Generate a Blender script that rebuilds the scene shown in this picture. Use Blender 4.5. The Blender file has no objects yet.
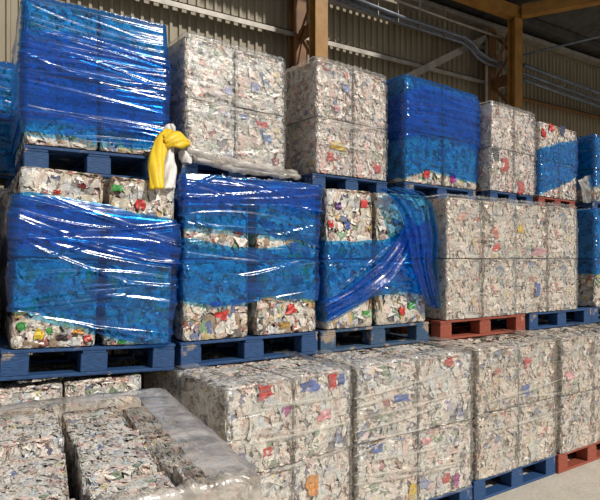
import bpy, math, random
import numpy as np

# ------------------------------------------------------------------ camera, world, sun, exposure
sc = bpy.context.scene
COL = sc.collection
FPX, HOR, ZC = 540.0, 258.0, 1.71          # focal length and horizon row of the 600x500 photograph, eye height
TH = math.atan2(1180 - 300, FPX)           # angle between view axis and the row of stacks (+X)
FW = (math.cos(TH), math.sin(TH)); RT = (math.sin(TH), -math.cos(TH))
cam = bpy.data.cameras.new('camera'); co = bpy.data.objects.new('camera', cam); COL.objects.link(co)
cam.sensor_fit = 'HORIZONTAL'; cam.sensor_width = 36.0; cam.lens = 36.0 * FPX / 600.0
cam.shift_y = (HOR - 250.0) / 600.0
cam.clip_start = 0.05; cam.clip_end = 200
co.location = (0, 0, ZC); co.rotation_euler = (math.pi/2, 0, -(math.pi/2 - TH))
sc.camera = co

world = bpy.data.worlds.new('sky'); sc.world = world; world.use_nodes = True
bg = world.node_tree.nodes['Background']
bg.inputs[0].default_value = (0.92, 0.96, 1.0, 1); bg.inputs[1].default_value = 0.34
sun = bpy.data.lights.new('sun', 'SUN'); sun.energy = 4.4; sun.angle = math.radians(4); sun.color = (1.0, 0.965, 0.91)
so = bpy.data.objects.new('sun', sun); COL.objects.link(so); so.location = (6, -8, 12)
from mathutils import Vector, Matrix
so.rotation_euler = Vector((-0.30, 0.72, -0.66)).to_track_quat('-Z', 'Y').to_euler()
sc.view_settings.view_transform = 'Standard'; sc.view_settings.look = 'None'
sc.view_settings.gamma = 1.0; sc.view_settings.use_curve_mapping = False
sc.view_settings.exposure = -0.22

# ------------------------------------------------------------------ pixel helpers
def ray(px):
    t = (px - 300) / FPX
    return FW[0] + t*RT[0], FW[1] + t*RT[1]
def at_Y(px, py, Y):
    dx, dy = ray(px); d = Y/dy
    return d*dx, Y, ZC + (HOR - py)/FPX*d
def at_plane(px, py, ox, oy, ang):
    """point on the vertical plane through (ox,oy) whose in-plane direction is ang; returns (u along plane, z)"""
    dx, dy = ray(px); c, s = math.cos(ang), math.sin(ang)
    det = dx*(-s) + dy*c                     # d*(dx,dy) = (ox,oy)+u*(c,s)
    d = (ox*(-s) + oy*c)/det
    u = (d*dx - ox)*c + (d*dy - oy)*s
    return u, ZC + (HOR - py)/FPX*d

# ------------------------------------------------------------------ materials
def newmat(name):
    m = bpy.data.materials.new(name); m.use_nodes = True
    nt = m.node_tree; nt.nodes.clear()
    out = nt.nodes.new('ShaderNodeOutputMaterial')
    return m, nt, out
def nd(nt, t, **kw):
    n = nt.nodes.new(t)
    for k, v in kw.items():
        if k in n.inputs: n.inputs[k].default_value = v
        else: setattr(n, k, v)
    return n
def ramp(nt, fac, stops):
    r = nt.nodes.new('ShaderNodeValToRGB')
    e = r.color_ramp.elements
    while len(e) < len(stops): e.new(0.5)
    for el, (p, c) in zip(e, stops): el.position = p; el.color = (*c, 1) if len(c) == 3 else c
    nt.links.new(fac, r.inputs[0]); return r.outputs[0]
def noise(nt, scale, detail=3, stretch=None, rough=0.55, coord='Object'):
    tc = nt.nodes.new('ShaderNodeTexCoord'); v = tc.outputs[coord]
    if stretch:
        mp = nt.nodes.new('ShaderNodeMapping'); mp.inputs['Scale'].default_value = stretch
        nt.links.new(v, mp.inputs[0]); v = mp.outputs[0]
    n = nd(nt, 'ShaderNodeTexNoise', Scale=scale, Detail=detail, Roughness=rough)
    nt.links.new(v, n.inputs['Vector']); return n.outputs['Fac']
def principled(nt, out, col=None, rough=0.6, metal=0.0, bump=None, bstr=0.3, bdist=0.01, **kw):
    p = nd(nt, 'ShaderNodeBsdfPrincipled')
    if col is not None:
        if isinstance(col, tuple): p.inputs['Base Color'].default_value = (*col, 1)
        else: nt.links.new(col, p.inputs['Base Color'])
    if isinstance(rough, float): p.inputs['Roughness'].default_value = rough
    else: nt.links.new(rough, p.inputs['Roughness'])
    p.inputs['Metallic'].default_value = metal
    for k, v in kw.items(): p.inputs[k].default_value = v
    if bump is not None:
        b = nd(nt, 'ShaderNodeBump', Strength=bstr, Distance=bdist)
        nt.links.new(bump, b.inputs['Height']); nt.links.new(b.outputs[0], p.inputs['Normal'])
    nt.links.new(p.outputs[0], out.inputs[0]); return p
def plain(name, c1, c2, scale=6.0, rough=0.6, metal=0.0, stretch=None, lo=0.35, hi=0.65, bstr=0.2):
    m, nt, out = newmat(name)
    n = noise(nt, scale, 5, stretch)
    principled(nt, out, ramp(nt, n, [(lo, c1), (hi, c2)]), rough, metal, n, bstr)
    return m

M = {}
# crushed cans: colour from the printed metal of each piece, fine print breakup
m, nt, out = newmat('crushed_can_metal'); M['can'] = m
at = nd(nt, 'ShaderNodeAttribute', attribute_name='can_colour')
n1 = noise(nt, 60, 4)
n2 = noise(nt, 170, 2)
mix = nd(nt, 'ShaderNodeMix', data_type='RGBA', blend_type='MULTIPLY')
mix.inputs['Factor'].default_value = 0.55
nt.links.new(at.outputs['Color'], mix.inputs[6])
nt.links.new(ramp(nt, n1, [(0.30, (0.5, 0.48, 0.46)), (0.50, (1, 1, 1))]), mix.inputs[7])
n3 = noise(nt, 26, 2, None, 0.4)          # thin folded-rim lines and print outlines
lines = ramp(nt, n3, [(0.40, (1, 1, 1)), (0.425, (0.22, 0.20, 0.19)), (0.45, (1, 1, 1)), (0.555, (1, 1, 1)), (0.575, (0.30, 0.22, 0.20)), (0.60, (1, 1, 1))])
tint = ramp(nt, noise(nt, 11, 3), [(0.36, (1.0, 0.80, 0.74)), (0.46, (1, 0.98, 0.95)), (0.56, (0.95, 0.97, 0.93)), (0.66, (0.78, 0.84, 0.95))])
mt = nd(nt, 'ShaderNodeMix', data_type='RGBA', blend_type='MULTIPLY'); mt.inputs['Factor'].default_value = 0.8
nt.links.new(mix.outputs[2], mt.inputs[6]); nt.links.new(tint, mt.inputs[7])
mix2 = nd(nt, 'ShaderNodeMix', data_type='RGBA', blend_type='MULTIPLY'); mix2.inputs['Factor'].default_value = 0.8
nt.links.new(mt.outputs[2], mix2.inputs[6]); nt.links.new(lines, mix2.inputs[7])
principled(nt, out, mix2.outputs[2], 0.42, 0.12, n2, 0.5, 0.004)
M['core'] = plain('packed_can_core', (0.16, 0.15, 0.135), (0.36, 0.34, 0.31), 70, 0.6, 0.2)  # crevice shade put into the colour: darker than the cans around it

def film_mat(name, tcol, dcol, opaque, gloss, rough, stretch, bstr=0.5, streak=0.25, spec=(1, 1, 1)):
    m, nt, out = newmat(name); L = nt.links
    s = noise(nt, 9, 4, stretch)
    bump = nd(nt, 'ShaderNodeBump', Strength=bstr, Distance=0.02); L.new(s, bump.inputs['Height'])
    tr = nd(nt, 'ShaderNodeBsdfTransparent'); tr.inputs[0].default_value = (*tcol, 1)
    df = nd(nt, 'ShaderNodeBsdfDiffuse'); df.inputs[0].default_value = (*dcol, 1); L.new(bump.outputs[0], df.inputs['Normal'])
    gl = nd(nt, 'ShaderNodeBsdfGlossy', Roughness=rough); gl.inputs[0].default_value = (*spec, 1); L.new(bump.outputs[0], gl.inputs['Normal'])
    s2 = noise(nt, 5, 3, stretch)
    mr = nd(nt, 'ShaderNodeMapRange'); L.new(s2, mr.inputs[0])
    mr.inputs[1].default_value = 0.35; mr.inputs[2].default_value = 0.7
    mr.inputs[3].default_value = max(0, opaque - streak); mr.inputs[4].default_value = min(1, opaque + streak)
    m1 = nd(nt, 'ShaderNodeMixShader'); L.new(mr.outputs[0], m1.inputs[0]); L.new(tr.outputs[0], m1.inputs[1]); L.new(df.outputs[0], m1.inputs[2])
    lw = nd(nt, 'ShaderNodeLayerWeight', Blend=0.5); L.new(bump.outputs[0], lw.inputs['Normal'])
    pw = nd(nt, 'ShaderNodeMath', operation='POWER'); L.new(lw.outputs['Facing'], pw.inputs[0]); pw.inputs[1].default_value = 4.0
    ml = nd(nt, 'ShaderNodeMath', operation='MULTIPLY_ADD'); L.new(pw.outputs[0], ml.inputs[0]); ml.inputs[1].default_value = 0.9; ml.inputs[2].default_value = gloss
    ml.use_clamp = True
    m2 = nd(nt, 'ShaderNodeMixShader'); L.new(ml.outputs[0], m2.inputs[0]); L.new(m1.outputs[0], m2.inputs[1]); L.new(gl.outputs[0], m2.inputs[2])
    L.new(m2.outputs[0], out.inputs[0]); return m
M['blue_film'] = film_mat('blue_stretch_film', (0.09, 0.57, 0.95), (0.004, 0.105, 0.46), 0.26, 0.05, 0.17, (0.6, 0.6, 7.0), 0.10, 0.2)
M['clear_film'] = film_mat('clear_stretch_film', (0.985, 0.98, 0.97), (0.80, 0.77, 0.72), 0.10, 0.05, 0.2, (0.7, 0.7, 14.0), 0.25, 0.12)
M['milky_film'] = film_mat('milky_stretch_film', (0.95, 0.92, 0.88), (0.66, 0.60, 0.53), 0.42, 0.05, 0.3, (1.5, 3.0, 3.0), 0.3, 0.3)

M['haze_film'] = film_mat('folded_clear_film', (0.97, 0.96, 0.94), (0.82, 0.79, 0.74), 0.20, 0.05, 0.2, (1.0, 1.0, 9.0), 0.2, 0.12)

def paint_wood(name, c, c2, bare, worn):
    m, nt, out = newmat(name)
    n = noise(nt, 9, 6); g = noise(nt, 30, 3, (1, 6, 6))
    base = ramp(nt, g, [(0.35, c), (0.65, c2)])
    w = ramp(nt, n, [(worn, (0, 0, 0)), (worn + 0.06, (1, 1, 1))])
    mx = nd(nt, 'ShaderNodeMix', data_type='RGBA'); nt.links.new(w, mx.inputs['Factor'])
    nt.links.new(base, mx.inputs[6]); mx.inputs[7].default_value = (*bare, 1)
    principled(nt, out, mx.outputs[2], 0.65, 0, g, 0.4, 0.006); return m
M['pal_blue'] = paint_wood('blue_painted_wood', (0.010, 0.042, 0.12), (0.02, 0.075, 0.205), (0.30, 0.25, 0.2), 0.62)
M['pal_worn'] = paint_wood('worn_blue_painted_wood', (0.02, 0.05, 0.10), (0.045, 0.10, 0.18), (0.30, 0.23, 0.17), 0.55)
M['pal_red'] = paint_wood('red_brown_painted_wood', (0.20, 0.042, 0.022), (0.36, 0.085, 0.045), (0.4, 0.25, 0.17), 0.66)
M['clad'] = plain('beige_wall_cladding', (0.25, 0.205, 0.135), (0.33, 0.275, 0.185), 2.5, 0.55, 0.0, (1, 1, 0.3))
M['ochre'] = plain('ochre_painted_steel', (0.26, 0.12, 0.022), (0.38, 0.19, 0.04), 5, 0.5, 0)
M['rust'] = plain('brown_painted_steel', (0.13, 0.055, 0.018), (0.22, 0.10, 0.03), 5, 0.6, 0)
M['galv'] = plain('dull_galvanised_steel', (0.28, 0.25, 0.21), (0.42, 0.38, 0.32), 6, 0.5, 0.3)
M['pipe'] = plain('blue_grey_pipe', (0.10, 0.115, 0.14), (0.19, 0.21, 0.25), 8, 0.45, 0.2)
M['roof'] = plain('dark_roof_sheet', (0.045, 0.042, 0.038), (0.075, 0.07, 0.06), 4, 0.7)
M['yellow'] = plain('yellow_woven_plastic', (0.70, 0.44, 0.008), (0.82, 0.56, 0.02), 12, 0.5)
M['white'] = plain('white_woven_plastic', (0.62, 0.58, 0.54), (0.8, 0.77, 0.72), 30, 0.6)
M['black'] = plain('black_print', (0.012, 0.012, 0.012), (0.03, 0.03, 0.03), 20, 0.6)
m, nt, out = newmat('dusty_concrete'); M['floor'] = m
n = noise(nt, 1.6, 8); n2 = noise(nt, 40, 4)
mx = nd(nt, 'ShaderNodeMix', data_type='RGBA', blend_type='MULTIPLY'); mx.inputs['Factor'].default_value = 0.4
nt.links.new(ramp(nt, n, [(0.35, (0.46, 0.41, 0.34)), (0.65, (0.62, 0.56, 0.47))]), mx.inputs[6])
nt.links.new(ramp(nt, n2, [(0.35, (0.6, 0.58, 0.55)), (0.6, (1, 1, 1))]), mx.inputs[7])
principled(nt, out, mx.outputs[2], 0.8, 0, n2, 0.2)

# ------------------------------------------------------------------ mesh helpers
def link(name, me, parent=None, mat=None, loc=None, rz=None):
    o = bpy.data.objects.new(name, me); COL.objects.link(o)
    if parent: o.parent = parent
    if mat is not None and me is not None and not me.materials: me.materials.append(mat)
    if loc is not None: o.location = loc
    if rz is not None: o.rotation_euler = (0, 0, rz)
    return o
def pydata(name, v, f, smooth=False):
    me = bpy.data.meshes.new(name); me.from_pydata([tuple(map(float, p)) for p in v], [], f); me.update()
    if smooth: me.polygons.foreach_set('use_smooth', [True]*len(me.polygons))
    return me
def npmesh(name, V, Q, smooth=False):
    """V (n,3) float, Q (m,4) int quads"""
    me = bpy.data.meshes.new(name); V = np.ascontiguousarray(V, np.float32); Q = np.ascontiguousarray(Q, np.int32)
    me.vertices.add(len(V)); me.vertices.foreach_set('co', V.ravel())
    me.loops.add(Q.size); me.loops.foreach_set('vertex_index', Q.ravel())
    me.polygons.add(len(Q)); me.polygons.foreach_set('loop_start', np.arange(0, Q.size, 4, dtype=np.int32))
    if smooth: me.polygons.foreach_set('use_smooth', np.ones(len(Q), bool))
    me.update(calc_edges=True); me.validate(); return me
def boxdata(x0, x1, y0, y1, z0, z1, ch=0.0):
    v = []; f = []
    if ch <= 0:
        v = [(x, y, z) for z in (z0, z1) for y in (y0, y1) for x in (x0, x1)]
        f = [(0, 2, 3, 1), (4, 5, 7, 6), (0, 1, 5, 4), (2, 6, 7, 3), (0, 4, 6, 2), (1, 3, 7, 5)]
        return v, f
    # box with chamfered edges around z axis outline and top/bottom
    def ringo(z, i):
        a, b, c, d = x0+i, x1-i, y0+i, y1-i
        return [(a+ch, c, z), (b-ch, c, z), (b, c+ch, z), (b, d-ch, z), (b-ch, d, z), (a+ch, d, z), (a, d-ch, z), (a, c+ch, z)]
    for z, i in ((z0, ch), (z0+ch, 0), (z1-ch, 0), (z1, ch)): v += ringo(z, i)
    for k in range(3):
        for j in range(8):
            f.append((k*8+j, k*8+(j+1) % 8, (k+1)*8+(j+1) % 8, (k+1)*8+j))
    f.append(tuple(reversed(range(8)))); f.append(tuple(range(24, 32)))
    return v, f
def box(name, mat, parent, x0, x1, y0, y1, z0, z1, ch=0.003):
    v, f = boxdata(x0, x1, y0, y1, z0, z1, ch); return link(name, pydata(name, v, f), parent, mat)
def tag(o, label=None, cat=None, group=None, kind=None):
    if label: o['label'] = label
    if cat: o['category'] = cat
    if group: o['group'] = group
    if kind: o['kind'] = kind
    return o
def beamdata(p, q, w, h):
    """rectangular bar from p to q"""
    p, q = Vector(p), Vector(q); d = (q-p).normalized()
    up = Vector((0, 0, 1)) if abs(d.z) < 0.95 else Vector((0, 1, 0))
    s = d.cross(up).normalized(); u = s.cross(d)
    v = []
    for b in (p, q):
        for a, c in ((-1, -1), (1, -1), (1, 1), (-1, 1)): v.append(tuple(b + s*a*w/2 + u*c*h/2))
    f = [(0, 1, 2, 3), (7, 6, 5, 4)] + [(i, i+4, (i+1) % 4+4, (i+1) % 4) for i in range(4)]
    return v, f
def beam(name, mat, parent, p, q, w, h):
    v, f = beamdata(p, q, w, h); return link(name, pydata(name, v, f), parent, mat)
def tube(name, mat, parent, pts, r, seg=10, flat=1.0):
    v = []; f = []; pts = [Vector(p) for p in pts]; n = len(pts)
    rr = r if isinstance(r, (list, tuple)) else [r]*n
    for i, p in enumerate(pts):
        d = (pts[min(i+1, n-1)] - pts[max(i-1, 0)]).normalized()
        up = Vector((0, 0, 1)) if abs(d.z) < 0.9 else Vector((1, 0, 0))
        s = d.cross(up).normalized(); u = s.cross(d)
        for k in range(seg):
            a = 2*math.pi*k/seg; v.append(tuple(p + (s*math.cos(a)*flat + u*math.sin(a))*rr[i]))
    for i in range(n-1):
        for k in range(seg): f.append((i*seg+k, i*seg+(k+1) % seg, (i+1)*seg+(k+1) % seg, (i+1)*seg+k))
    f.append(tuple(reversed(range(seg)))); f.append(tuple(range((n-1)*seg, n*seg)))
    return link(name, pydata(name, v, f, True), parent, mat)
def empty(name, loc=(0, 0, 0), rz=0):
    o = bpy.data.objects.new(name, None); COL.objects.link(o); o.location = loc; o.rotation_euler = (0, 0, rz)
    o.empty_display_size = 0.1; return o

# ------------------------------------------------------------------ the setting
WY = 7.7                                    # back wall plane
def slab(name, x0, x1, y0, y1, z0, z1, mat):
    o = box(name, mat, None, x0, x1, y0, y1, z0, z1, 0); o['kind'] = 'structure'; return o
slab('floor', -6, 22, -6, 8.2, -0.12, 0.0, M['floor'])
wall = slab('wall_back', -4.2, 20.0, WY+0.06, WY+0.16, 0.0, 6.66, M['clad'])
slab('wall_right_light_block', 19.7, 19.85, 0.5, WY+0.05, 0.0, 6.6, M['clad'])  # unseen end wall added to block low sky light in the right bay
# ribbed sheets of the wall, one object each
def rib_sheet(width, n, z0, z1):
    pitch = width/n; v = []; f = []; xs = []
    for k in range(n):
        b = k*pitch
        xs += [(b, 0.0), (b+pitch*0.52, 0.0), (b+pitch*0.62, -0.035), (b+pitch*0.90, -0.035)]
    xs.append((width, 0.0))
    for x, y in xs: v += [(x, y, z0), (x, y, z1)]
    for i in range(len(xs)-1): f.append((2*i, 2*i+2, 2*i+3, 2*i+1))
    for i in range(len(xs)-1): pass
    # a lap lip on the leading edge gives the sheet its visible seam
    b = len(v); v += [(-0.012, -0.012, z0), (0.012, -0.012, z0), (0.012, -0.012, z1), (-0.012, -0.012, z1), (-0.012, 0.02, z0), (-0.012, 0.02, z1), (0.012, 0.02, z0), (0.012, 0.02, z1)]
    f += [(b, b+1, b+2, b+3), (b+4, b, b+3, b+5), (b+1, b+6, b+7, b+2)]
    return pydata('cladding_sheet', v, f)
sheet = rib_sheet(1.12, 8, 0.02, 6.48); sheet.materials.append(M['clad'])
for k in range(20):
    link('cladding_sheet', sheet, wall, loc=(-3.6 + 1.12*k, WY+0.055, 0))
# horizontal rails on the wall (Z-section: face plate + lip)
def girt(z, x0, x1, mat='galv', h=0.09, dep=0.16):
    v1, f1 = boxdata(x0, x1, WY-dep, WY-dep+0.02, z-h/2, z+h/2)
    v2, f2 = boxdata(x0, x1, WY-dep, WY+0.01, z+h/2-0.015, z+h/2)
    link('wall_rail', pydata('wall_rail', v1+v2, f1+[tuple(i+8 for i in q) for q in f2]), wall, M[mat])
for z in (2.1, 3.75, 5.36, 6.08): girt(z, -4.0, 9.7)
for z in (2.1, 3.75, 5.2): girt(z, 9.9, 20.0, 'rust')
girt(6.52, -4.0, 20.0, 'galv', 0.10, 0.30)

# dark roof over the far bays, carried on rafters; unseen front run lengthened to shade the wall
roof = empty('ceiling', (7.0, 7.7, 6.62)); roof['kind'] = 'structure'
rs = []
n = 96; v = []; f = []
for k in range(n+1):
    x = k*0.15; dz = 0.03 if k % 2 else 0.0
    v += [(x, 0.25, dz), (x, -7.2, 1.08+dz)]
for k in range(n): f.append((2*k, 2*k+1, 2*k+3, 2*k+2))
me = pydata('roof_sheet', v, f)
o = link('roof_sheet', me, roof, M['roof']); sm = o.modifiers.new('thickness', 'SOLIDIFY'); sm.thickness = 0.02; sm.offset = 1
for k in range(6): beam('purlin', M['roof'], roof, (0, -0.6-1.2*k, -0.06+(0.6+1.2*k)*0.149), (14.4, -0.6-1.2*k, -0.06+(0.6+1.2*k)*0.149), 0.07, 0.14)
for x in (7.8, 13.0): beam('rafter', M['rust'], roof, (x, 0.0, -0.26), (x, -7.1, 0.81), 0.16, 0.28)

# lattice columns: front and rear chord with lacing
def column(x, label, top=6.44):
    r = empty('steel_column', (x, 6.9, 0)); tag(r, label, 'column', 'lattice columns along the wall')
    def isec(name, mat, cy):
        box(name, mat, r, -0.115, 0.115, cy-0.09, cy-0.07, 0.012, top)
        o2 = box(name, mat, r, -0.115, 0.115, cy+0.07, cy+0.09, 0.012, top)
        box(name + '_web', mat, r, -0.008, 0.008, cy-0.07, cy+0.07, 0.012, top)
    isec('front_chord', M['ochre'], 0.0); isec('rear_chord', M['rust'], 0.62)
    z = 0.3; s = 1
    while z < top-0.6:
        a, b = (0.09, 0.53) if s > 0 else (0.53, 0.09)
        beam('lacing_bar', M['rust'], r, (0.03*s, a, z), (0.03*s, b, z+0.55), 0.012, 0.06)
        z += 0.55; s = -s
    beam('tie_plate', M['rust'], r, (0, 0.09, 5.3), (0, 0.53, 5.3), 0.012, 0.22)
    box('base_plate', M['rust'], r, -0.2, 0.2, -0.2, 0.82, 0.0, 0.012, 0.002)
    return r
X1 = at_Y(318.5, 100, 6.9)[0]; X2 = at_Y(515, 100, 6.9)[0]
column(X1, 'ochre steel lattice column behind the tall white stacks, nearer of the two')
col2 = column(X2, 'ochre steel lattice column near the dark roof bay, farther of the two', 6.44)
# beams at the head of the far column
b = beam('eaves_beam', M['ochre'], None, (X1-1.2, 6.9, 6.56), (X2+0.12, 6.9, 6.56), 0.2, 0.22)
tag(b, 'ochre steel beam running along the wall to the far column head', 'beam')
b = beam('roof_beam', M['ochre'], None, (X2+0.05, 6.78, 6.56), (X2+2.4, 3.0, 6.56), 0.18, 0.22)
tag(b, 'ochre steel roof beam leaving the far column head towards the viewer', 'beam')
b = beam('diagonal_brace', M['galv'], None, at_Y(396, 83, 7.46), at_Y(486, 38, 7.46), 0.05, 0.13)
tag(b, 'pale diagonal steel brace on the wall above the blue stack', 'brace')
beam('knee_brace', M['rust'], col2, Vector(at_Y(497, 62, 7.2))-col2.location, Vector(at_Y(512, 26, 7.0))-col2.location, 0.05, 0.08)
b = tube('added_rail', M['galv'], None, [at_Y(395, 0, 7.15), at_Y(450, 20, 7.15), at_Y(504, 39, 7.15)], 0.022)  # added tube standing in for the pale eaves rail
tag(b, 'pale straight tube added for the eaves rail above the blue grey pipes', 'added_rail')
b = tube('tie_rod', M['pipe'], None, [(X2+0.14, 6.95, 5.75), (X2+1.6, 5.6, 6.12), (X2+3.0, 4.3, 6.48)], 0.022)
tag(b, 'thin dark tie rod slanting up under the dark roof', 'rod')
b = tube('downpipe', M['galv'], None, [at_Y(486.5, y, 7.38) for y in (40, 70, 140, 200)], 0.035)
tag(b, 'thin pale vertical pipe just left of the far column', 'pipe')
# pipe runs with hangers
def pipes(name, label, pts, offs, r, mat='pipe'):
    e = empty(name, pts[0]); o0 = Vector(pts[0]); tag(e, label, 'pipe')
    for dy, dz in offs: tube('pipe', M[mat], e, [Vector(p)-o0+Vector((0, dy, dz)) for p in pts], r)
    return e, o0
yp = 7.28
pA = [at_Y(330, -9, yp), at_Y(400, 18, yp), at_Y(462, 38, yp), at_Y(471, 45, yp), at_Y(476, 52, yp), at_Y(486, 59, yp), at_Y(505, 65, yp)]
e, o0 = pipes('pipe_run', 'bundle of blue grey pipes jogging down along the wall beside far column', pA, ((0, 0), (-0.08, -0.02), (0.0, -0.085)), 0.03)
for px in (378, 398, 420, 445):
    p = Vector(at_Y(px, 0, yp-0.06)); zz = pA[0][2] + (pA[2][2]-pA[0][2])*(p.x-pA[0][0])/(pA[2][0]-pA[0][0])
    beam('hanger', M['galv'], e, Vector((p.x, p.y, zz+0.42))-o0, Vector((p.x, p.y, zz-0.16))-o0, 0.012, 0.03)
pB = [at_Y(522, 73, yp), at_Y(560, 87, yp), at_Y(600, 101, yp), (17, yp, at_Y(600, 101, yp)[2])]
pipes('pipe_run', 'dark pipes along the shaded wall right of the far column', pB, ((0, 0), (-0.02, -0.14), (-0.04, 0.16)), 0.04)

# ------------------------------------------------------------------ pallets (block pallet, front at -Y, origin centre of base)
PAL = {}
def pallet_parts(w, d, mat):
    key = (round(w, 2), round(d, 2), mat)
    if key in PAL: return PAL[key]
    P = []; rnd = random.Random(hash(key) % 9999)
    def part(name, *a):
        v, f = boxdata(*a, 0.003); me = pydata(name, v, f); me.materials.append(M[mat]); P.append((name, me))
    hw, hd = w/2, d/2
    for c in (-hd+0.05, 0, hd-0.05): part('base_board', -hw, hw, c-0.05, c+0.05, 0, 0.018)
    for cx in (-hw+0.065, 0, hw-0.065):
        bw = 0.065 if cx else 0.07
        part('base_runner', cx-0.05, cx+0.05, -hd+0.1005, -0.0505, 0, 0.018)
        for cy in (-hd+0.052, 0, hd-0.052): part('block', cx-bw+0.002, cx+bw-0.002, cy-0.05, cy+0.05, 0.0185, 0.1165)
        part('stringer', cx-0.06, cx+0.06, -hd+0.002, hd-0.002, 0.117, 0.131)
    nb = 7; bw = 0.105
    for k in range(nb):
        c = -hd + bw/2 + (d-bw)*k/(nb-1); part('deck_board', -hw, hw, c-bw/2, c+bw/2, 0.1315, 0.15)
    PAL[key] = P; return P
PH = 0.15
def pallet(cx, cy, z, w, d, ang, mat, label, group):
    e = empty('pallet', (cx, cy, z), ang); tag(e, label, 'pallet', group)
    for name, me in pallet_parts(w, d, mat): link(name, me, e)
    return e

# ------------------------------------------------------------------ bales of crushed cans
PALETTE = {
 'pale': [((0.84, 0.79, 0.72), 50), ((0.70, 0.67, 0.63), 17), ((0.78, 0.70, 0.60), 11), ((0.45, 0.43, 0.40), 5), ((0.16, 0.15, 0.15), 4), ((0.74, 0.54, 0.50), 4),
          ((0.52, 0.12, 0.10), 2.0), ((0.14, 0.20, 0.40), 2), ((0.22, 0.34, 0.20), 2), ((0.70, 0.55, 0.18), 1.5), ((0.58, 0.68, 0.72), 3), ((0.38, 0.27, 0.18), 3)],
 'rosy': [((0.84, 0.77, 0.70), 46), ((0.70, 0.65, 0.60), 15), ((0.78, 0.67, 0.57), 12), ((0.40, 0.37, 0.34), 5), ((0.15, 0.14, 0.14), 4), ((0.75, 0.50, 0.46), 7),
          ((0.54, 0.11, 0.09), 4), ((0.13, 0.19, 0.42), 3), ((0.22, 0.34, 0.20), 2.5), ((0.70, 0.52, 0.16), 2)],
 'mixed': [((0.80, 0.76, 0.69), 42), ((0.62, 0.58, 0.53), 16), ((0.70, 0.61, 0.48), 12), ((0.12, 0.11, 0.11), 6), ((0.48, 0.09, 0.07), 6), ((0.10, 0.16, 0.36), 4),
          ((0.13, 0.30, 0.12), 5), ((0.66, 0.46, 0.12), 3.5), ((0.66, 0.42, 0.36), 5), ((0.35, 0.23, 0.14), 6)],
 'grey': [((0.80, 0.73, 0.64), 45), ((0.66, 0.60, 0.52), 20), ((0.74, 0.65, 0.54), 13), ((0.42, 0.39, 0.35), 7), ((0.15, 0.14, 0.13), 4), ((0.66, 0.48, 0.41), 5),
          ((0.48, 0.12, 0.09), 2), ((0.14, 0.20, 0.36), 1.5), ((0.30, 0.38, 0.25), 3), ((0.68, 0.53, 0.20), 1.5)],
}
BW, BD, BH = 0.44, 0.50, 0.46               # nominal bale, scaled slightly per stack
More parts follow.
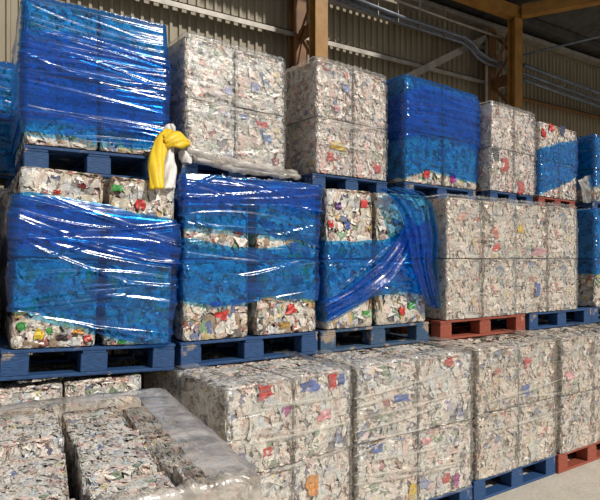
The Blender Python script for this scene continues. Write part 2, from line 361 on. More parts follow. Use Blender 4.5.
def can_cluster(seed, tone, cell):
    """shell of crumpled, flattened cans that covers five faces of a bale; origin at base centre"""
    rg = np.random.default_rng(seed)
    cols = np.array([c for c, w in PALETTE[tone]]); wts = np.array([w for c, w in PALETTE[tone]], float); wts /= wts.sum()
    half = np.array([BW/2, BD/2, BH/2])
    faces = [((1, 0, 0), (0, 0, 1), (0, -1, 0)), ((1, 0, 0), (0, 0, 1), (0, 1, 0)), ((0, 1, 0), (0, 0, 1), (-1, 0, 0)),
             ((0, 1, 0), (0, 0, 1), (1, 0, 0)), ((1, 0, 0), (0, 1, 0), (0, 0, 1))]
    Vs = []; Cs = []; G = 4
    gu, gv = np.meshgrid(np.linspace(-0.5, 0.5, G), np.linspace(-0.5, 0.5, G), indexing='ij')
    for a, b, nrm in faces:
        a, b, nrm = map(np.array, (a, b, nrm)); ea, eb, en = abs(a @ half), abs(b @ half), abs(nrm @ half)
        p = cell*0.58; na, nb = int(2*ea/p)+1, int(2*eb/p)+1
        ca, cb = np.meshgrid((np.arange(na)+.5)/na*2-1, (np.arange(nb)+.5)/nb*2-1, indexing='ij')
        N = na*nb
        ca = (ca.ravel()*ea + rg.normal(0, p*.35, N)); cb = (cb.ravel()*eb + rg.normal(0, p*.35, N))
        big = np.where(rg.random(N) < .14, 1.7, 1.0)
        su = cell*rg.uniform(.75, 1.7, N)*big; sv = cell*rg.uniform(.45, 1.0, N)*big
        phi = rg.normal(0, .9, N) + np.where(rg.random(N) < .5, math.pi/2, 0)
        off = rg.uniform(-.012, -.003, N)
        kk = rg.normal(0, 11, (5, 2)); pp = rg.uniform(0, 6.28, 5)
        low = sum(np.sin(kk[q, 0]*ca+kk[q, 1]*cb+pp[q]) for q in range(5))/5
        off = off - .018*np.clip(low+.1, 0, 1) - np.where(rg.random(N) < .06, .02, 0)
        t1, t2 = rg.normal(0, .19, N), rg.normal(0, .19, N)
        U = gu[None]*su[:, None, None]*(1+rg.normal(0, .13, (N, G, G))); W = gv[None]*sv[:, None, None]*(1+rg.normal(0, .13, (N, G, G)))
        x = U*np.cos(phi)[:, None, None] - W*np.sin(phi)[:, None, None]; y = U*np.sin(phi)[:, None, None] + W*np.cos(phi)[:, None, None]
        h = off[:, None, None] + U*t1[:, None, None] + W*t2[:, None, None] + rg.normal(0, cell*.075, (N, G, G))
        P = (ca[:, None, None]+x)[..., None]*a + (cb[:, None, None]+y)[..., None]*b + (en+np.clip(h, -.05, .004))[..., None]*nrm
        P = np.clip(P, -half*0.997-.001, half*0.997+.001)
        er = .026 if tone == 'mixed' else .013; inner = half-er; dv = P-np.clip(P, -inner, inner); ln = np.linalg.norm(dv, axis=-1, keepdims=True)
        P = np.where(ln > er, np.clip(P, -inner, inner)+dv*er/np.maximum(ln, 1e-6), P)
        P[..., 2] = np.maximum(P[..., 2], -half[2]+0.004)
        Vs.append(P.reshape(-1, 3))
        c1 = cols[rg.choice(len(cols), N, p=wts)]; c2 = cols[rg.choice(len(cols), N, p=wts)]
        pick = rg.random((N, (G-1)**2)) < np.where(rg.random(N) < .35, .35, .03)[:, None]
        C = np.where(pick[..., None], c2[:, None], c1[:, None])*rg.uniform(.85, 1.1, (N, (G-1)**2, 1))
        mean = (cols*wts[:, None]).sum(0); C = C*.80 + mean*.20
        Cs.append(C.reshape(-1, 3))
    V = np.concatenate(Vs); C = np.concatenate(Cs); V[:, 2] += half[2]
    nf = len(V)//(G*G)
    i = np.arange(G-1); q = (i[:, None]*G + i[None, :]).ravel()
    Q = np.stack([q, q+G, q+G+1, q+1], 1)
    Q = (np.arange(nf)[:, None, None]*G*G + Q[None]).reshape(-1, 4)
    me = npmesh('crushed_cans', V, Q)
    at = me.attributes.new('can_colour', 'FLOAT_COLOR', 'FACE')
    if len(me.polygons) == len(C): at.data.foreach_set('color', np.concatenate([C, np.ones((len(C), 1))], 1).astype(np.float32).ravel())
    me.materials.append(M['can']); return me
VAR = {}
for tone, cell, nvar, sd in (('pale', .054, 5, 10), ('rosy', .050, 5, 30), ('mixed', .062, 6, 50), ('grey', .048, 5, 70)):
    VAR[tone] = [can_cluster(sd+k, tone, cell) for k in range(nvar)]
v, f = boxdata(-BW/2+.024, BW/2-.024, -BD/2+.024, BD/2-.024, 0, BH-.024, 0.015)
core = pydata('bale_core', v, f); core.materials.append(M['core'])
RND = random.Random(5)
BALES = {}
def bale(x, y, z, ang, sx, sy, sz, tone, label, group, tilt=0):
    o = link('can_bale', core, None, loc=(x, y, z), rz=ang); o.scale = (sx/BW, sy/BD, sz/BH)
    o.rotation_euler = (0, 0, ang); tag(o, label, 'bale', group)
    c = link('crushed_cans', RND.choice(VAR[tone]), o); c['kind'] = 'stuff'
    if RND.random() < .5: c.scale = (-1, 1, 1)
    return o

class Stack:
    """a pallet with 2 x 2 x 2 bales; (x,y) = front left corner of the bales"""
    def __init__(s, x, y, z, w, h, ang, tone, pal, name, pal_label, d=0.98, pw=None, poff=0.0, nx=2, ny=2, nz=2, splits=None, cgap=0.008, tilt=0.0, group='bales of crushed cans', palgroup='pallets'):
        s.x, s.y, s.z, s.w, s.h, s.d, s.a, s.name = x, y, z, w, h, d, math.radians(ang), name
        s.tilt = math.radians(tilt); s.things = []
        s.c, s.s = math.cos(s.a), math.sin(s.a); s.zb = z + PH + 0.002; s.bales = {}
        pw = pw or w+0.06
        cx, cy = s.loc(w/2+poff, d/2+0.012)
        s.things.append(pallet(cx, cy, z, pw, d, s.a, pal, pal_label, palgroup))
        gap = 0.014; bd = (d-gap*(ny-1))/ny; bh = h/nz
        sp = splits or [w*(k+1)/nx for k in range(nx-1)]
        ed = [0]+list(sp)+[w]; s.ed = ed; s.bh = bh
        for k in range(nz):
            for j in range(ny):
                for i in range(nx):
                    u0, u1 = ed[i]+(cgap/2 if i else 0), ed[i+1]-(cgap/2 if i < nx-1 else 0)
                    jx, jy = RND.uniform(-.003, .003), RND.uniform(-.003, .003)
                    px, py = s.loc((u0+u1)/2+jx, bd/2+j*(bd+gap)+jy)
                    pos = ('lower', 'upper')[k] if nz == 2 else ''
                    side = (['left', 'right'] if nx == 2 else ['left', 'middle', 'right'])[i]
                    lab = ' '.join(('%s %s %s can bale of %s' % (('front', 'rear')[j] if ny > 1 else '', pos, side, name)).split())
                    s.bales[(i, j, k)] = bale(px, py, s.zb+k*bh, s.a+RND.uniform(-.005, .005), u1-u0-.002, bd, bh-0.004, tone, lab, group)
        s.things += list(s.bales.values()); s.T = Matrix.Identity(4)
        if tilt:                                  # the whole stack leans: right end stays, left end is lifted
            px, py = s.loc(w, 0)
            s.T = Matrix.Translation((px, py, z)) @ Matrix.Rotation(s.a, 4, 'Z') @ Matrix.Rotation(s.tilt, 4, 'Y') @ Matrix.Rotation(-s.a, 4, 'Z') @ Matrix.Translation((-px, -py, -z))
            for o in s.things: o.matrix_basis = s.T @ Matrix.LocRotScale(o.location, o.rotation_euler, o.scale)
    def loc(s, u, v): return s.x+u*s.c-v*s.s, s.y+u*s.s+v*s.c
    def uz(s, px, py): return at_plane(px, py, s.x, s.y, s.a)

GA, GB, GC = 'bottom tier can bales', 'second tier can bales', 'top tier can bales'
PA, PB, PC = 'pallets on the floor', 'pallets under the second tier', 'pallets under the top tier'
TA, TB = 1.07, 2.19
S = {}
# bottom tier
hA = TA-PH-0.004
S['A2'] = Stack(1.07, 2.44, 0, 0.83, hA, 6, 'pale', 'pal_blue', 'bottom stack with the red patch', 'blue pallet under the bottom stack with the red patch', 1.06, group=GA, palgroup=PA)
S['A3'] = Stack(1.945, 2.53, 0, 0.97, hA, -0.5, 'pale', 'pal_blue', 'streaky film-wrapped bottom stack in the middle', 'blue pallet under the streaky wrapped middle bottom stack', 1.06, group=GA, palgroup=PA)
S['A4'] = Stack(3.02, 2.56, 0, 0.93, hA, 1, 'grey', 'pal_blue', 'bottom stack on the floor-level blue pallet at right', 'blue pallet on the concrete at lower right', 1.06, group=GA, palgroup=PA, pw=0.97)
S['A5'] = Stack(4.00, 2.56, 0, 0.93, hA, 1, 'grey', 'pal_red', 'bottom stack on the red floor pallet at far right', 'red brown pallet on the concrete at the right edge', 1.06, group=GA, palgroup=PA, pw=0.97)
S['A6'] = Stack(4.99, 2.60, 0, 0.93, hA, 1, 'grey', 'pal_blue', 'bottom stack past the right edge', 'blue pallet past the red floor pallet', 1.06, group=GA, palgroup=PA)
S['D1'] = Stack(0.02, 3.02, 0, 0.80, hA, 0, 'pale', 'pal_blue', 'bottom stack hidden behind the low near stack', 'blue pallet hidden behind the low near stack', 1.0, group=GA, palgroup=PA)
# second tier
hB = TB-TA-PH-0.004
S['B1'] = Stack(0.165, 3.0, TA, 0.80, hB-.045, 0, 'mixed', 'pal_blue', 'left second-tier stack in a wide blue band', 'blue pallet at left just above the low near stack', splits=[0.42], cgap=.034, tilt=2.6, group=GB, palgroup=PB, pw=0.88)
S['B2'] = Stack(1.055, 3.0, TA, 0.92, hB, 0, 'mixed', 'pal_blue', 'second-tier stack with blue film over its top', 'blue pallet under the stack with blue film over its top', splits=[0.445], cgap=.05, group=GB, palgroup=PB, pw=0.95)
S['B3'] = Stack(2.045, 3.0, TA, 0.93, hB, 0, 'mixed', 'pal_worn', 'second-tier stack with twisted hanging blue film', 'weathered dark blue pallet between blue and red pallets', splits=[0.42], cgap=.03, group=GB, palgroup=PB, pw=1.0)
S['B4'] = Stack(3.16, 2.98, TA, 0.84, hB, 0, 'grey', 'pal_red', 'second-tier stack above the red pallet', 'red brown pallet in the second tier', group=GB, palgroup=PB, pw=1.04, poff=0.05)
S['B5'] = Stack(4.02, 3.0, TA, 0.91, hB, 0, 'grey', 'pal_blue', 'second-tier stack right of the red-pallet stack', 'blue pallet right of the red second-tier pallet', group=GB, palgroup=PB, pw=0.97, poff=0.24)
S['B6'] = Stack(5.26, 3.02, TA, 0.92, hB, 0, 'mixed', 'pal_blue', 'blue-topped second-tier stack at right edge', 'blue pallet of the second tier at the right edge', group=GB, palgroup=PB)
# top tier
hC = 0.82; ZT = TB+0.002
S['C1'] = Stack(0.265, 3.35, ZT, 0.79, hC, -1, 'mixed', 'pal_blue', 'tall blue-wrapped top stack at left', 'blue pallet under the tall left blue-wrapped top stack', group=GC, palgroup=PC, pw=.80)
S['C2'] = Stack(1.19, 3.35, ZT, 0.79, hC-.01, 6, 'pale', 'pal_blue', 'white top stack right of the yellow sack', 'blue pallet under the white stack by the yellow sack', splits=[.37], group=GC, palgroup=PC)
S['C3'] = Stack(2.20, 3.35, ZT, 0.745, hC+.03, 6, 'rosy', 'pal_blue', 'white top stack in front of the nearer column', 'blue pallet under the white stack before the nearer column', group=GC, palgroup=PC)
S['C4'] = Stack(3.08, 3.35, ZT, 1.0, hC+.06, 6, 'mixed', 'pal_blue', 'blue-wrapped top stack below the diagonal brace', 'blue pallet under the stack below the diagonal brace', group=GC, palgroup=PC, pw=1.0)
S['C5'] = Stack(4.15, 3.36, ZT, 0.78, hC, 6, 'rosy', 'pal_blue', 'narrow white top stack below the far column', 'blue pallet under the narrow white top stack', group=GC, palgroup=PC, pw=0.76)
S['C6'] = Stack(4.97, 3.42, ZT, 0.79, hC-.05, 6, 'rosy', 'pal_red', 'top stack with a slanting blue band', 'red brown pallet under the slanting blue band', group=GC, palgroup=PC, pw=.78)
S['C7'] = Stack(5.97, 3.42, ZT, 0.80, hC-.08, 6, 'mixed', 'pal_blue', 'blue-wrapped top stack at the right edge', 'blue pallet of the top tier at the right edge', group=GC, palgroup=PC)
# rear column of stacks at the left, its top one peeps out beside the tall blue stack
for z, hh, nm in ((0, hA, 'lowest'), (TA, hB, 'second'), (ZT, 0.86, 'topmost')):
    S['R'+nm] = Stack(-0.55, 4.72, z, 0.90, hh, 0, 'mixed', 'pal_blue', 'rear left stack, %s of three' % nm, 'blue pallet of rear left stack, %s of three' % nm, 0.5, ny=1, group='rear left can bales', palgroup='rear left pallets')

# stacks added outside the left edge and behind, so the gaps read dark
S['D0'] = Stack(-0.92, 3.02, 0, 0.84, hA, 0, 'pale', 'pal_blue', 'added bottom stack past the left edge', 'added blue floor pallet past the left edge', 1.0, group=GA, palgroup=PA)
S['B0'] = Stack(-0.86, 3.02, TA, 0.95, hB, 0, 'mixed', 'pal_blue', 'added second-tier stack past the left edge', 'added blue second-tier pallet past the left edge', group=GB, palgroup=PB)
for k, nm in enumerate(('first', 'second', 'third', 'fourth', 'fifth', 'sixth')):
    for z, hh, tn in ((0, hA, 'added bottom'), (TA, hB, 'second')):
        Stack(-0.64+1.06*k, 4.14, z, 0.98, hh, 0, 'pale', 'pal_blue', 'rear %s-tier stack, %s from left' % (tn, nm), 'pallet of rear %s-tier stack, %s from left' % (tn, nm), 0.5, ny=1, nz=1, group='added rear row can bales', palgroup='added rear row pallets')

# near low stack: small bricks of pressed cans, laid unevenly
a1 = math.radians(-4); A1o = (-0.26, 1.46)
def a1loc(u, v): return A1o[0]+u*math.cos(a1)-v*math.sin(a1), A1o[1]+u*math.sin(a1)+v*math.cos(a1)
cx, cy = a1loc(0.49, 0.6); pallet(cx, cy, 0, 0.98, 1.2, a1, 'pal_blue', 'blue pallet under the low near stack', PA)
ue = [0.0, 0.26, 0.52, 0.78, 0.98]; ve = [0.0, 0.29, 0.70, 1.20]
for k in range(3):
    for i in range(4):
        for j in range(3):
            g = 0.014
            u0, u1, v0, v1 = ue[i]+g, ue[i+1]-g, ve[j]+g, ve[j+1]-g
            x, y = a1loc((u0+u1)/2, (v0+v1)/2)
            hh = (hA-0.01)/3
            top = k == 2
            lab = '%s pressed can brick, %s from left, %s, low near stack' % (('bottom-layer', 'middle-layer', 'top-layer')[k], ('first', 'second', 'third', 'fourth')[i], ('front row', 'middle row', 'back row')[j])
            o = bale(x+RND.uniform(-.006, .006), y+RND.uniform(-.006, .006), PH+.002+k*hh, a1+RND.uniform(-.05, .05)*top, u1-u0, v1-v0, hh-.004-(RND.choice((0, .015, .03, .045)) if top else 0), 'pale', lab, 'pressed can bricks of the low near stack')

# ------------------------------------------------------------------ stretch film
def film_band(w, d, edges_lo, edges_hi, ztop, seed, lip=0.0, off=0.014, ncrease=26, amp=0.009, slope=0.12, rows=140, bulge=0.0, lipsag=0.01, hang=0.006, lipf=None):
    """closed sheet of film around a w x d block (local frame: x 0..w, y 0..d, front y=0).
    edges_*: list of (u, z) along the front; the other sides continue the corner heights."""
    rg = np.random.default_rng(seed)
    r = 0.035; o = off
    pts = []
    def seg(p, q, n):
        for t in np.linspace(0, 1, n, endpoint=False): pts.append((p[0]+(q[0]-p[0])*t, p[1]+(q[1]-p[1])*t))
    def arc(c, a0, n=5):
        for t in np.linspace(0, 1, n, endpoint=False):
            a = math.radians(a0+90*t); pts.append((c[0]+r*math.cos(a), c[1]+r*math.sin(a)))
    x0, x1, y0, y1 = -o, w+o, -o, d+o
    nf = 100; ns = 30
    arc((x0+r, y0+r), 180); seg((x0+r, y0), (x1-r, y0), nf)
    arc((x1-r, y0+r), 270); seg((x1, y0+r), (x1, y1-r), ns)
    arc((x1-r, y1-r), 0); seg((x1-r, y1), (x0+r, y1), 20)
    arc((x0+r, y1-r), 90); seg((x0, y1-r), (x0, y0+r), ns)
    P = np.array(pts); n = len(P)
    T = np.roll(P, -1, 0)-np.roll(P, 1, 0); T /= np.linalg.norm(T, axis=1)[:, None]
    Nn = np.stack([T[:, 1], -T[:, 0]], 1)
    s = np.concatenate([[0], np.cumsum(np.linalg.norm(np.diff(P, axis=0), axis=1))])
    # edge height at every perimeter point from the front profile; on the other sides blend right value -> left value
    def edge(e):
        eu = np.array([p[0] for p in e]); ez = np.array([p[1] for p in e])
        fr = np.interp(P[:, 0], eu, ez)
        zr, zl = ez[-1], ez[0]
        depth = np.clip(P[:, 1]/d, 0, 1)
        mid = (zr+zl)/2
        left = P[:, 0] < w/2
        side = np.where(left, zl+(mid-zl)*depth, zr+(mid-zr)*depth)
        b = np.clip((P[:, 1]-y0-0.005)/0.05, 0, 1)
        return fr*(1-b)+side*b
    lo, hi = edge(edges_lo), edge(edges_hi)
    wob = lambda k, a: a*(np.sin(s*k+rg.uniform(0, 6))+.6*np.sin(s*k*2.7+rg.uniform(0, 6)))
    lo = lo + wob(9, .006)+wob(31, .002); hi = hi + wob(8, .005)*(lip == 0)+wob(37, .002)
    t = np.linspace(0, 1, rows)[:, None]
    Z = lo[None]+(hi-lo)[None]*t
    D = np.zeros_like(Z); Smax = s[-1]
    Sg = np.broadcast_to(s[None], Z.shape)
    for k in range(ncrease):
        s0 = rg.uniform(0, w*1.15) if k < ncrease*.6 else rg.uniform(0, Smax)
        z0 = rg.uniform(lo.min(), hi.max()); L = rg.uniform(.2, 1.0); wd = rg.uniform(.006, .013); m = rg.normal(-slope*.5, slope)
        c = rg.normal(0, .12)
        ds = Sg-s0
        D += amp*rg.uniform(.4, 1.1)*np.exp(-((Z-z0-m*ds-c*ds*ds)/wd)**2)*np.exp(-(ds/L)**4)
    D += .002*np.sin(Sg*9+Z*13)+.002*np.sin(Sg*5-Z*24+1)
    # slack: film hangs away a little between the bale edges
    D += hang*np.sin(np.pi*t)
    D = np.maximum(D, -.006)
    X = P[None, :, 0]+Nn[None, :, 0]*D; Y = P[None, :, 1]+Nn[None, :, 1]*D
    rowsV = [np.stack([X[i], Y[i], Z[i]], 1) for i in range(rows)]
    if lip > 0:
        K = max(6, int(lip/.02)); inx = np.clip(P[:, 0], min(lip, w/2-.01), max(w-lip, w/2+.01)); iny = np.clip(P[:, 1], min(lip if lipf is None else lipf, d/2-.01), max(d-lip, d/2+.01))
        rough = rg.normal(0, .004, (K+1, n))
        for i in range(1, K+1):
            q = i/K
            a = 1-(1-q)**1.6
            px = X[-1]*(1-a)+inx*a; py = Y[-1]*(1-a)+iny*a
            e = wob(14, lipsag*.5)*q
            rowsV.append(np.stack([px, py, Z[-1]+.012*np.sin(min(1, q*4)*math.pi/2)+np.abs(e)+np.abs(rough[i])*1.5], 1))
    V = np.concatenate(rowsV); R = len(rowsV)
    i = np.arange(R-1)[:, None]; j = np.arange(n)[None]
    Q = np.stack(np.broadcast_arrays(i*n+j, i*n+(j+1) % n, (i+1)*n+(j+1) % n, (i+1)*n+j), -1).reshape(-1, 4)
    return npmesh('stretch_film', V, Q, True)
FILM = {}
def film(key, mat, label, lo=None, hi=None, seed=1, bands=None, **kw):
    st = S[key]
    root = None
    bands = bands or [(lo, hi, kw)]
    for bi, (lo, hi, k2) in enumerate(bands):
        zb, zt = st.zb+0.01, st.zb+st.h+0.006
        el = [st.uz(*p) for p in lo] if lo else [(0, zb), (st.w, zb)]
        eh = [st.uz(*p) for p in hi] if hi else [(0, zt), (st.w, zt)]
        el = [(u, z-(st.w-u)*math.tan(st.tilt)) for u, z in el] if lo else el; eh = [(u, z-(st.w-u)*math.tan(st.tilt)) for u, z in eh] if hi else eh
        el = [(u, max(z, zb)) for u, z in el]; eh = [(u, min(z, zt)) for u, z in eh]
        me = film_band(st.w, st.d, el, eh, zt, seed+bi, **{**kw, **k2})
        if root is None and key in FILM: root = FILM[key]; link('overlapping_band', me, root, M[mat])
        elif root is None:
            FILM[key] = root = link('stretch_film', me, None, M[mat], (st.x, st.y, 0), st.a)
            root.matrix_basis = st.T @ Matrix.LocRotScale(root.location, root.rotation_euler, None)
            tag(root, label, 'film', 'stretch film wraps')
        else: link('film_band', me, root, M[mat])
    return root
BL = dict(ncrease=34, amp=0.008)
film('C1', 'blue_film', 'blue film tightly wrapped round the tall left top stack', [(20, 133), (60, 136), (100, 142), (145, 149), (163, 147)], None, 3, lip=0.30, ncrease=40, amp=0.008, slope=.08)
film('C1', 'blue_film', 'x', [(24, 118), (60, 122), (100, 128), (163, 140)], [(24, 30), (60, 33), (100, 40), (163, 58)], 4, off=.026, ncrease=30, amp=0.007, slope=.10)
film('C4', 'blue_film', 'blue film round the top stack below the diagonal brace', [(400, 178), (425, 170), (450, 176), (481, 184)], None, 7, lip=0.40, **BL)
film('C4', 'blue_film', 'x', [(400, 138), (425, 134), (450, 138), (481, 150)], [(400, 92), (425, 86), (450, 92), (481, 103)], 8, off=.026, ncrease=14, amp=.007, slope=.15)
film('C6', 'blue_film', 'slanting blue film band round a white top stack at right', [(537, 194), (555, 188), (575, 177), (592, 170)], [(535, 149), (560, 143), (584, 139)], 9, rows=80, **BL)
film('C7', 'blue_film', 'blue film on the top stack cut by the right edge', [(580, 186), (600, 186)], None, 11, lip=0.3, **BL)
film('B1', 'blue_film', 'wide blue film band round the left second-tier stack', [(8, 310), (50, 319), (98, 334), (140, 343), (173, 347)], [(6, 192), (50, 196), (100, 204), (130, 213), (175, 221)], 13, slope=.15, ncrease=26, amp=.010, hang=.02)
b1f = film('B1', 'blue_film', 'x', [(8, 247), (50, 250), (100, 255), (140, 262), (175, 268)], [(6, 193), (50, 197), (100, 206), (130, 215), (175, 224)], 14, off=.03, slope=.2, ncrease=14, amp=.009, hang=.015)
film('B2', 'blue_film', 'blue film hooding the second-tier stack, torn open across the middle', seed=17, bands=[
    ([(176, 228), (200, 228), (240, 233), (270, 236), (300, 241), (318, 250)], None, dict(lip=.34, rows=90)),
    ([(176, 207), (220, 208), (260, 205), (318, 212)], [(176, 173), (318, 184)], dict(rows=40, off=.026)),
    ([(178, 301), (215, 305), (248, 303), (262, 298), (318, 299)], [(176, 236), (200, 241), (240, 247), (270, 248), (300, 243), (318, 251)], dict(rows=80))], ncrease=18, amp=.009, slope=.2, hang=.012)
film('B3', 'blue_film', 'torn blue film gathered and twisted round a second-tier stack', [(318, 323), (334, 317), (360, 303), (382, 294), (405, 291), (431, 297)], [(318, 240), (350, 241), (380, 241), (400, 232), (431, 215)], 23, slope=.35, ncrease=40, amp=.016, hang=.02)
film('B6', 'blue_film', 'blue film over the second-tier stack at the right edge', [(578, 275), (600, 274)], None, 29, lip=.3, **BL)
film('Rtopmost', 'blue_film', 'blue film on the rear stack behind the tall left stack', None, None, 31, lip=.2, **BL)
CL = dict(ncrease=34, amp=0.007, off=0.012)
film('C2', 'clear_film', 'clear film round the white top stack beside the yellow sack', None, None, 41, lip=.06, slope=.2, **CL)
film('C3', 'clear_film', 'clear film round the white top stack before the nearer column', None, None, 43, lip=.06, **CL)
film('C5', 'clear_film', 'clear film round the narrow white top stack', None, None, 47, lip=.05, slope=.4, **CL)
film('B4', 'clear_film', 'clear film round the stack above the red pallet', None, None, 53, lip=.06, **CL)
film('B5', 'clear_film', 'clear film round the stack right of the red-pallet stack', None, None, 59, lip=.06, **CL)
film('A2', 'clear_film', 'clear film round the bottom stack with the red patch', None, None, 61, lip=.12, **CL)
film('A3', 'clear_film', 'clear film in slanting streaks round the middle bottom stack', None, None, 67, lip=.10, ncrease=60, amp=.009, slope=.15, off=.012)
film('A4', 'clear_film', 'clear film round the bottom stack on the blue floor pallet', None, None, 71, lip=.08, **CL)
film('A5', 'clear_film', 'clear film round the bottom stack on the red floor pallet', None, None, 73, lip=.08, **CL)
me = film_band(0.98, 1.20, [(0, .16), (0.98, .16)], [(0, TA+.004), (0.98, TA+.004)], TA, 79, lip=.15, lipf=.02, off=.012, ncrease=30, amp=.006, lipsag=.004)
o = link('stretch_film', me, None, M['milky_film'], (A1o[0], A1o[1], 0), a1); tag(o, 'milky film folded over the rim of the low near stack', 'film', 'stretch film wraps')

# loose pleated sheets of film: left and right outline given, pleats across, real depth
def pleated(st, left, right, seed, npl=5, depth=.03, standoff=.05, rows=60, cols=44):
    rg = np.random.default_rng(seed)
    def poly(pl):
        A = np.array([st.uz(*p) for p in pl]); L = np.concatenate([[0], np.cumsum(np.linalg.norm(np.diff(A, axis=0), axis=1))]); t = np.linspace(0, L[-1], rows)
        return np.stack([np.interp(t, L, A[:, 0]), np.interp(t, L, A[:, 1])], 1)
    A, B = poly(left), poly(right)
    q = np.linspace(0, 1, cols)[None]; t = np.linspace(0, 1, rows)[:, None]
    U = A[:, :1]*(1-q)+B[:, :1]*q; Z = A[:, 1:]*(1-q)+B[:, 1:]*q
    ph = rg.uniform(0, 6, 3)
    Y = -standoff - depth*(.5*np.sin(q*npl*6.28+ph[0]+2*t)+.3*np.sin(q*npl*15+ph[1]-3*t)+.3*np.sin(q*5+t*4+ph[2]))-.03*np.sin(math.pi*t)
    V = np.stack([U+np.zeros_like(Z), Y, Z], -1).reshape(-1, 3)
    i = np.arange(rows-1)[:, None]; j = np.arange(cols-1)[None]
    Q = np.stack(np.broadcast_arrays(i*cols+j, i*cols+j+1, (i+1)*cols+j+1, (i+1)*cols+j), -1).reshape(-1, 4)
    return npmesh('film_sheet', V, Q, True)
root = [o for o in COL.objects if o.get('label', '').startswith('torn blue film gathered')][0]
b3 = S['B3']
link('hanging_tail', pleated(b3, [(371, 190), (383, 197), (392, 216), (398, 240), (402, 265), (413, 290), (424, 306)], [(393, 188), (416, 193), (425, 205), (429, 235), (427, 262), (430, 290), (432, 308)], 3, 4, .035, .06), root, M['blue_film'])
link('gathered_fold', pleated(b3, [(321, 302), (345, 288), (375, 262), (392, 240), (402, 215)], [(326, 321), (352, 306), (384, 284), (404, 258), (416, 226)], 5, 3, .02, .04), root, M['blue_film'])
b2 = S['B2']

# film rope gathered along the foot of the white stack, and a loose flap at the right
def rope(name, st, pxs, r, seed, parent):
    rg = random.Random(seed); pts = []; rr = []
    for k in range(len(pxs)-1):
        for t in range(8):
            q = t/8; px = pxs[k][0]*(1-q)+pxs[k+1][0]*q; py = pxs[k][1]*(1-q)+pxs[k+1][1]*q
            u, z = st.uz(px, py); pts.append((u, -.05+rg.uniform(-.008, .008), z+rg.uniform(-.006, .006))); rr.append(r*rg.uniform(.7, 1.2))
    return tube(name, M['milky_film'], parent, pts, rr, 10)
c2 = [o for o in COL.objects if o.get('label', '').startswith('clear film round the white top stack beside')][0]
rope('gathered_film', S['C2'], [(184, 151), (215, 160), (255, 169), (298, 175)], .028, 3, c2)
rope('gathered_film', S['C2'], [(190, 160), (230, 170), (270, 176), (299, 178)], .022, 4, c2)
c6 = [o for o in COL.objects if o.get('label', '').startswith('slanting blue film')][0]
link('white_flap', pleated(S['C6'], [(572, 182), (575, 192), (580, 203)], [(592, 172), (597, 186), (596, 205)], 8, 3, .03, .05, 24, 24), c6, M['milky_film'])

def strands(key, lines, r, seed):
    rg = random.Random(seed); st = S[key]
    for (x0, y0), (x1, y1) in lines:
        pts = []; n = 14
        for k in range(n+1):
            q = k/n; u, z = st.uz(x0+(x1-x0)*q, y0+(y1-y0)*q+1.5*math.sin(math.pi*q))
            pts.append((u, -.022+rg.uniform(-.002, .002), z))
        tube('film_strand', M['haze_film'], FILM[key], pts, [r*2.2*rg.uniform(.5, 1.4)*(.35+.65*math.sin(math.pi*i/(len(pts)-1))) for i in range(len(pts))], 8, .25)
rg = random.Random(12)
strands('A3', [((352, 398+k*11+rg.uniform(-3, 3)), (356+rg.uniform(50, 112), 398+k*11-rg.uniform(14, 34))) for k in range(9)], .0045, 2)
strands('A2', [((250, 441), (346, 421)), ((255, 432), (300, 428)), ((262, 404), (344, 394)), ((270, 470), (345, 446))], .0045, 3)
strands('A4', [((482, 402), (560, 378)), ((482, 430), (560, 410)), ((500, 395), (560, 392))], .004, 4)
strands('C2', [((186, 82), (275, 112)), ((186, 95), (270, 118)), ((188, 110), (282, 132))], .005, 5)
strands('C3', [((316, 125), (384, 128)), ((318, 118), (384, 131)), ((315, 140), (384, 152))], .005, 6)

# ------------------------------------------------------------------ noticeable flattened cans and cartons as own pieces
def patch(key, idx, px, py, wpx, hpx, colr, side='front'):
    st = S[key]; bl = st.bales[idx]; rg = random.Random(int(px*7+py))
    wpx, hpx = wpx*.85, hpx*.85; u, z = st.uz(px, py); u2, _ = st.uz(px+wpx, py); dd = abs(u2-u)
    i = 0 if u < st.ed[1] else 1; k = 0 if z < st.zb+st.bh else 1; bl = st.bales[(i, 0, k)]
    u = min(max(u, st.ed[i]+.02+dd/2), st.ed[i+1]-.02-dd/2); z = min(max(z, st.zb+k*st.bh+.03), st.zb+(k+1)*st.bh-.04); hz = hpx*dd/wpx*0.75
    G = 4; v = []
    for i in range(G):
        for j in range(G):
            x, y = st.loc(u+(i/(G-1)-.5)*dd*(1+rg.uniform(-.45, .2)), -.004+rg.uniform(-.006, .004))
            v.append(Vector((x, y, z+(j/(G-1)-.5)*hz*(1+rg.uniform(-.45, .2)))))
    f = [(i*G+j, (i+1)*G+j, (i+1)*G+j+1, i*G+j+1) for i in range(G-1) for j in range(G-1)]
    mw = bl.matrix_basis.inverted()
    me = pydata('flattened_can', [mw @ p for p in v], f)
    at = me.attributes.new('can_colour', 'FLOAT_COLOR', 'FACE')
    for k, dta in enumerate(at.data):
        c = colr if rg.random() < .95 else (.6, .5, .45); s = rg.uniform(.7, 1.15); dta.color = (c[0]*s, c[1]*s, c[2]*s, 1)
    o = link('flattened_can', me, bl, M['can'])
    sd = o.modifiers.new('thickness', 'SOLIDIFY'); sd.thickness = .004; sd.offset = -1
RED, BLU, GRN, YEL, ORA, PUR, WHT = (.62, .05, .04), (.06, .13, .45), (.06, .36, .08), (.75, .52, .04), (.75, .32, .05), (.38, .03, .25), (.8, .8, .8)
PK = (.75, .35, .38)
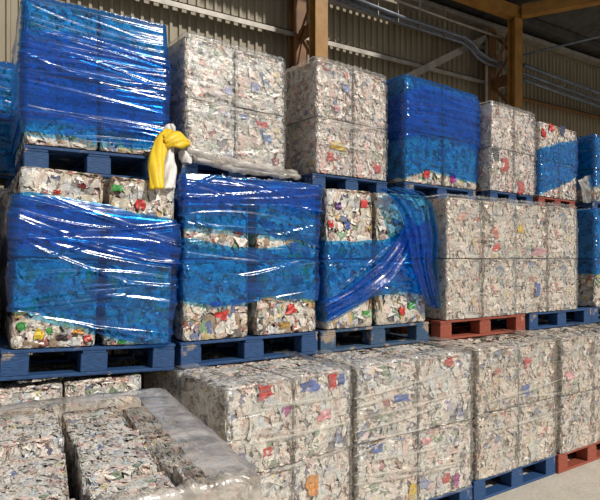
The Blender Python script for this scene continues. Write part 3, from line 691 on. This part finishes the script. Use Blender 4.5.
for a in [('A2', (0, 0, 1), 265, 391, 19, 20, RED), ('A2', (1, 0, 0), 312, 487, 14, 26, ORA), ('A2', (1, 0, 1), 309, 386, 22, 14, BLU), ('A2', (1, 0, 1), 333, 382, 9, 20, RED), ('A2', (1, 0, 1), 341, 379, 7, 14, BLU),
          ('A2', (1, 0, 1), 324, 415, 13, 12, PK), ('A2', (0, 0, 1), 267, 452, 12, 12, RED), ('A2', (1, 0, 1), 291, 411, 11, 12, PUR),
          ('A3', (0, 0, 1), 402, 398, 18, 10, BLU), ('A3', (1, 0, 1), 433, 388, 9, 16, WHT), ('A3', (1, 0, 1), 449, 362, 9, 10, RED), ('A3', (1, 0, 0), 456, 479, 10, 13, PUR), ('A3', (1, 0, 0), 446, 478, 8, 10, RED),
          ('A3', (0, 0, 0), 418, 490, 9, 20, YEL), ('A3', (0, 0, 0), 376, 447, 14, 12, BLU), ('A3', (1, 0, 0), 426, 441, 12, 8, PK), ('A3', (0, 0, 1), 447, 405, 8, 10, (.5, .4, .6)),
          ('A4', (1, 0, 1), 526, 391, 8, 14, BLU), ('A4', (1, 0, 1), 528, 362, 9, 9, RED), ('A4', (1, 0, 0), 535, 448, 14, 18, (.6, .6, .55)), ('A5', (0, 0, 1), 570, 375, 10, 8, PK),
          ('B1', (0, 0, 0), 39, 333, 12, 22, YEL), ('B1', (0, 0, 0), 62, 338, 13, 12, (.05, .03, .03)), ('B1', (0, 0, 0), 88, 338, 10, 10, RED), ('B1', (0, 0, 0), 22, 326, 11, 16, GRN), ('B1', (0, 0, 0), 78, 331, 14, 9, ORA), ('B1', (0, 0, 0), 50, 330, 8, 14, GRN),
          ('B1', (1, 0, 1), 117, 188, 13, 12, GRN), ('B1', (1, 0, 1), 140, 205, 11, 16, RED), ('B1', (1, 0, 0), 122, 342, 11, 8, GRN), ('B1', (0, 0, 1), 57, 192, 9, 8, RED), ('B1', (0, 0, 1), 82, 186, 10, 10, (.2, .03, .03)),
          ('B2', (0, 0, 0), 222, 316, 17, 16, RED), ('B2', (0, 0, 0), 216, 304, 12, 8, BLU), ('B2', (1, 0, 0), 291, 309, 13, 12, RED), ('B2', (1, 0, 0), 284, 325, 12, 9, (.45, .28, .08)), ('B2', (0, 0, 1), 239, 232, 10, 10, (.35, .04, .04)),
          ('B3', (0, 0, 1), 338, 206, 9, 10, (.12, .05, .2)), ('B3', (0, 0, 1), 347, 226, 8, 10, BLU), ('B3', (0, 0, 1), 327, 224, 6, 10, RED), ('B3', (0, 0, 1), 364, 203, 8, 11, RED), ('B3', (1, 0, 0), 402, 310, 8, 14, RED), ('B3', (0, 0, 0), 366, 314, 10, 9, GRN), ('B3', (1, 0, 0), 412, 305, 8, 8, GRN),
          ('B4', (0, 0, 1), 463, 217, 12, 10, (.7, .35, .28)), ('B4', (1, 0, 1), 494, 232, 9, 13, (.6, .2, .12)), ('B4', (1, 0, 1), 496, 248, 8, 8, RED), ('B5', (0, 0, 1), 540, 252, 16, 8, (.6, .3, .32)), ('B5', (0, 0, 1), 503, 229, 8, 9, YEL), ('B5', (0, 0, 0), 537, 289, 6, 14, BLU),
          ('C2', (1, 0, 0), 262, 125, 13, 9, RED), ('C2', (1, 0, 0), 268, 139, 12, 10, (.2, .28, .5)), ('C2', (0, 0, 0), 238, 115, 14, 7, (.2, .25, .45)), ('C2', (1, 0, 1), 256, 87, 9, 14, (.35, .4, .62)), ('C2', (1, 0, 0), 276, 161, 9, 9, (.3, .06, .05)),
          ('C3', (0, 0, 0), 330, 157, 9, 11, RED), ('C3', (1, 0, 0), 377, 169, 8, 10, RED), ('C3', (0, 0, 0), 338, 146, 18, 8, YEL), ('C3', (1, 0, 1), 346, 88, 8, 10, (.25, .3, .55)), ('C3', (0, 0, 1), 337, 109, 8, 8, PK),
          ('C4', (0, 0, 0), 427, 174, 8, 9, RED), ('C4', (1, 0, 0), 453, 178, 8, 9, PUR), ('C5', (0, 0, 0), 505, 165, 9, 12, RED), ('C5', (0, 0, 0), 492, 152, 8, 14, (.04, .04, .05)), ('C5', (1, 0, 0), 521, 188, 8, 10, RED),
          ('C6', (0, 0, 1), 551, 123, 7, 6, RED), ('C6', (0, 0, 1), 543, 132, 6, 7, RED), ('C6', (0, 0, 1), 560, 130, 6, 9, (.06, .08, .15))]:
    patch(*a)

# ------------------------------------------------------------------ yellow and white woven sack slumped between the top stacks
def sheetmesh(name, rowsL, rowsR, Y0, bulge, parent, mat, thick=.012, n=10):
    """cloth panel between two outlines given as pixels + depth, subdivided and bulged"""
    Lp = [Vector(at_Y(p[0], p[1], Y0+(p[2] if len(p) > 2 else 0))) for p in rowsL]; Rp = [Vector(at_Y(p[0], p[1], Y0+(p[2] if len(p) > 2 else 0))) for p in rowsR]
    v = []; f = []; R = len(Lp)
    def cr(P, t):
        x = t*(R-1); i = min(int(x), R-2); q = x-i
        p0, p1, p2, p3 = P[max(i-1, 0)], P[i], P[i+1], P[min(i+2, R-1)]
        return .5*((2*p1)+(p2-p0)*q+(2*p0-5*p1+4*p2-p3)*q*q+(3*p1-p0-3*p2+p3)*q**3)
    m = R*5
    for i in range(m+1):
        a, b = cr(Lp, i/m), cr(Rp, i/m)
        for j in range(n+1):
            q = j/n; p = a.lerp(b, q); p.y -= bulge*math.sin(math.pi*q)+.006*math.sin(q*14+i*.6); v.append(p)
    for i in range(m):
        for j in range(n): k = i*(n+1)+j; f.append((k, k+1, k+n+2, k+n+1))
    if parent: v = [p-parent.location for p in v]
    o = link(name, pydata(name, v, f, True), parent, M[mat]); s = o.modifiers.new('thickness', 'SOLIDIFY'); s.thickness = thick; s.offset = 1; return o
ys = 3.16
sack = empty('woven_sack', at_Y(168, 186, ys)); tag(sack, 'yellow and white woven sack slumped between blue and white top stacks', 'sack')
sheetmesh('yellow_side', [(150, 190, -.20), (149, 172, -.16), (151, 153, -.10), (157, 139, -.05), (165, 130)], [(162, 189, -.20), (163, 170, -.16), (165, 153, -.10), (169, 142, -.05), (175, 134)], ys, .025, sack, 'yellow')
sheetmesh('yellow_fold', [(163, 137), (172, 133), (180, 134), (188, 143)], [(164, 148, -.03), (171, 147, -.05), (179, 148, -.05), (188, 146, -.02)], ys-.06, .02, sack, 'yellow')
sheetmesh('white_panel', [(163, 146, -.07), (163, 160, -.10), (162, 175, -.14), (161, 189, -.18)], [(174, 146, -.07), (175, 160, -.10), (177, 173, -.14), (175, 188, -.18)], ys+.01, .03, sack, 'white')
sheetmesh('black_panel', [(174, 148), (175, 160), (176, 173), (175, 186)], [(184, 147), (183, 158), (181, 172), (180, 184)], ys+.03, .02, sack, 'black')
sheetmesh('white_corner', [(161, 135), (165, 128), (170, 125)], [(174, 135), (175, 131), (173, 127)], ys+.03, .02, sack, 'white')
sheetmesh('white_tongue', [(178, 152), (179, 158), (181, 163)], [(186, 151), (191, 157), (192, 164)], ys-.02, .03, sack, 'white')
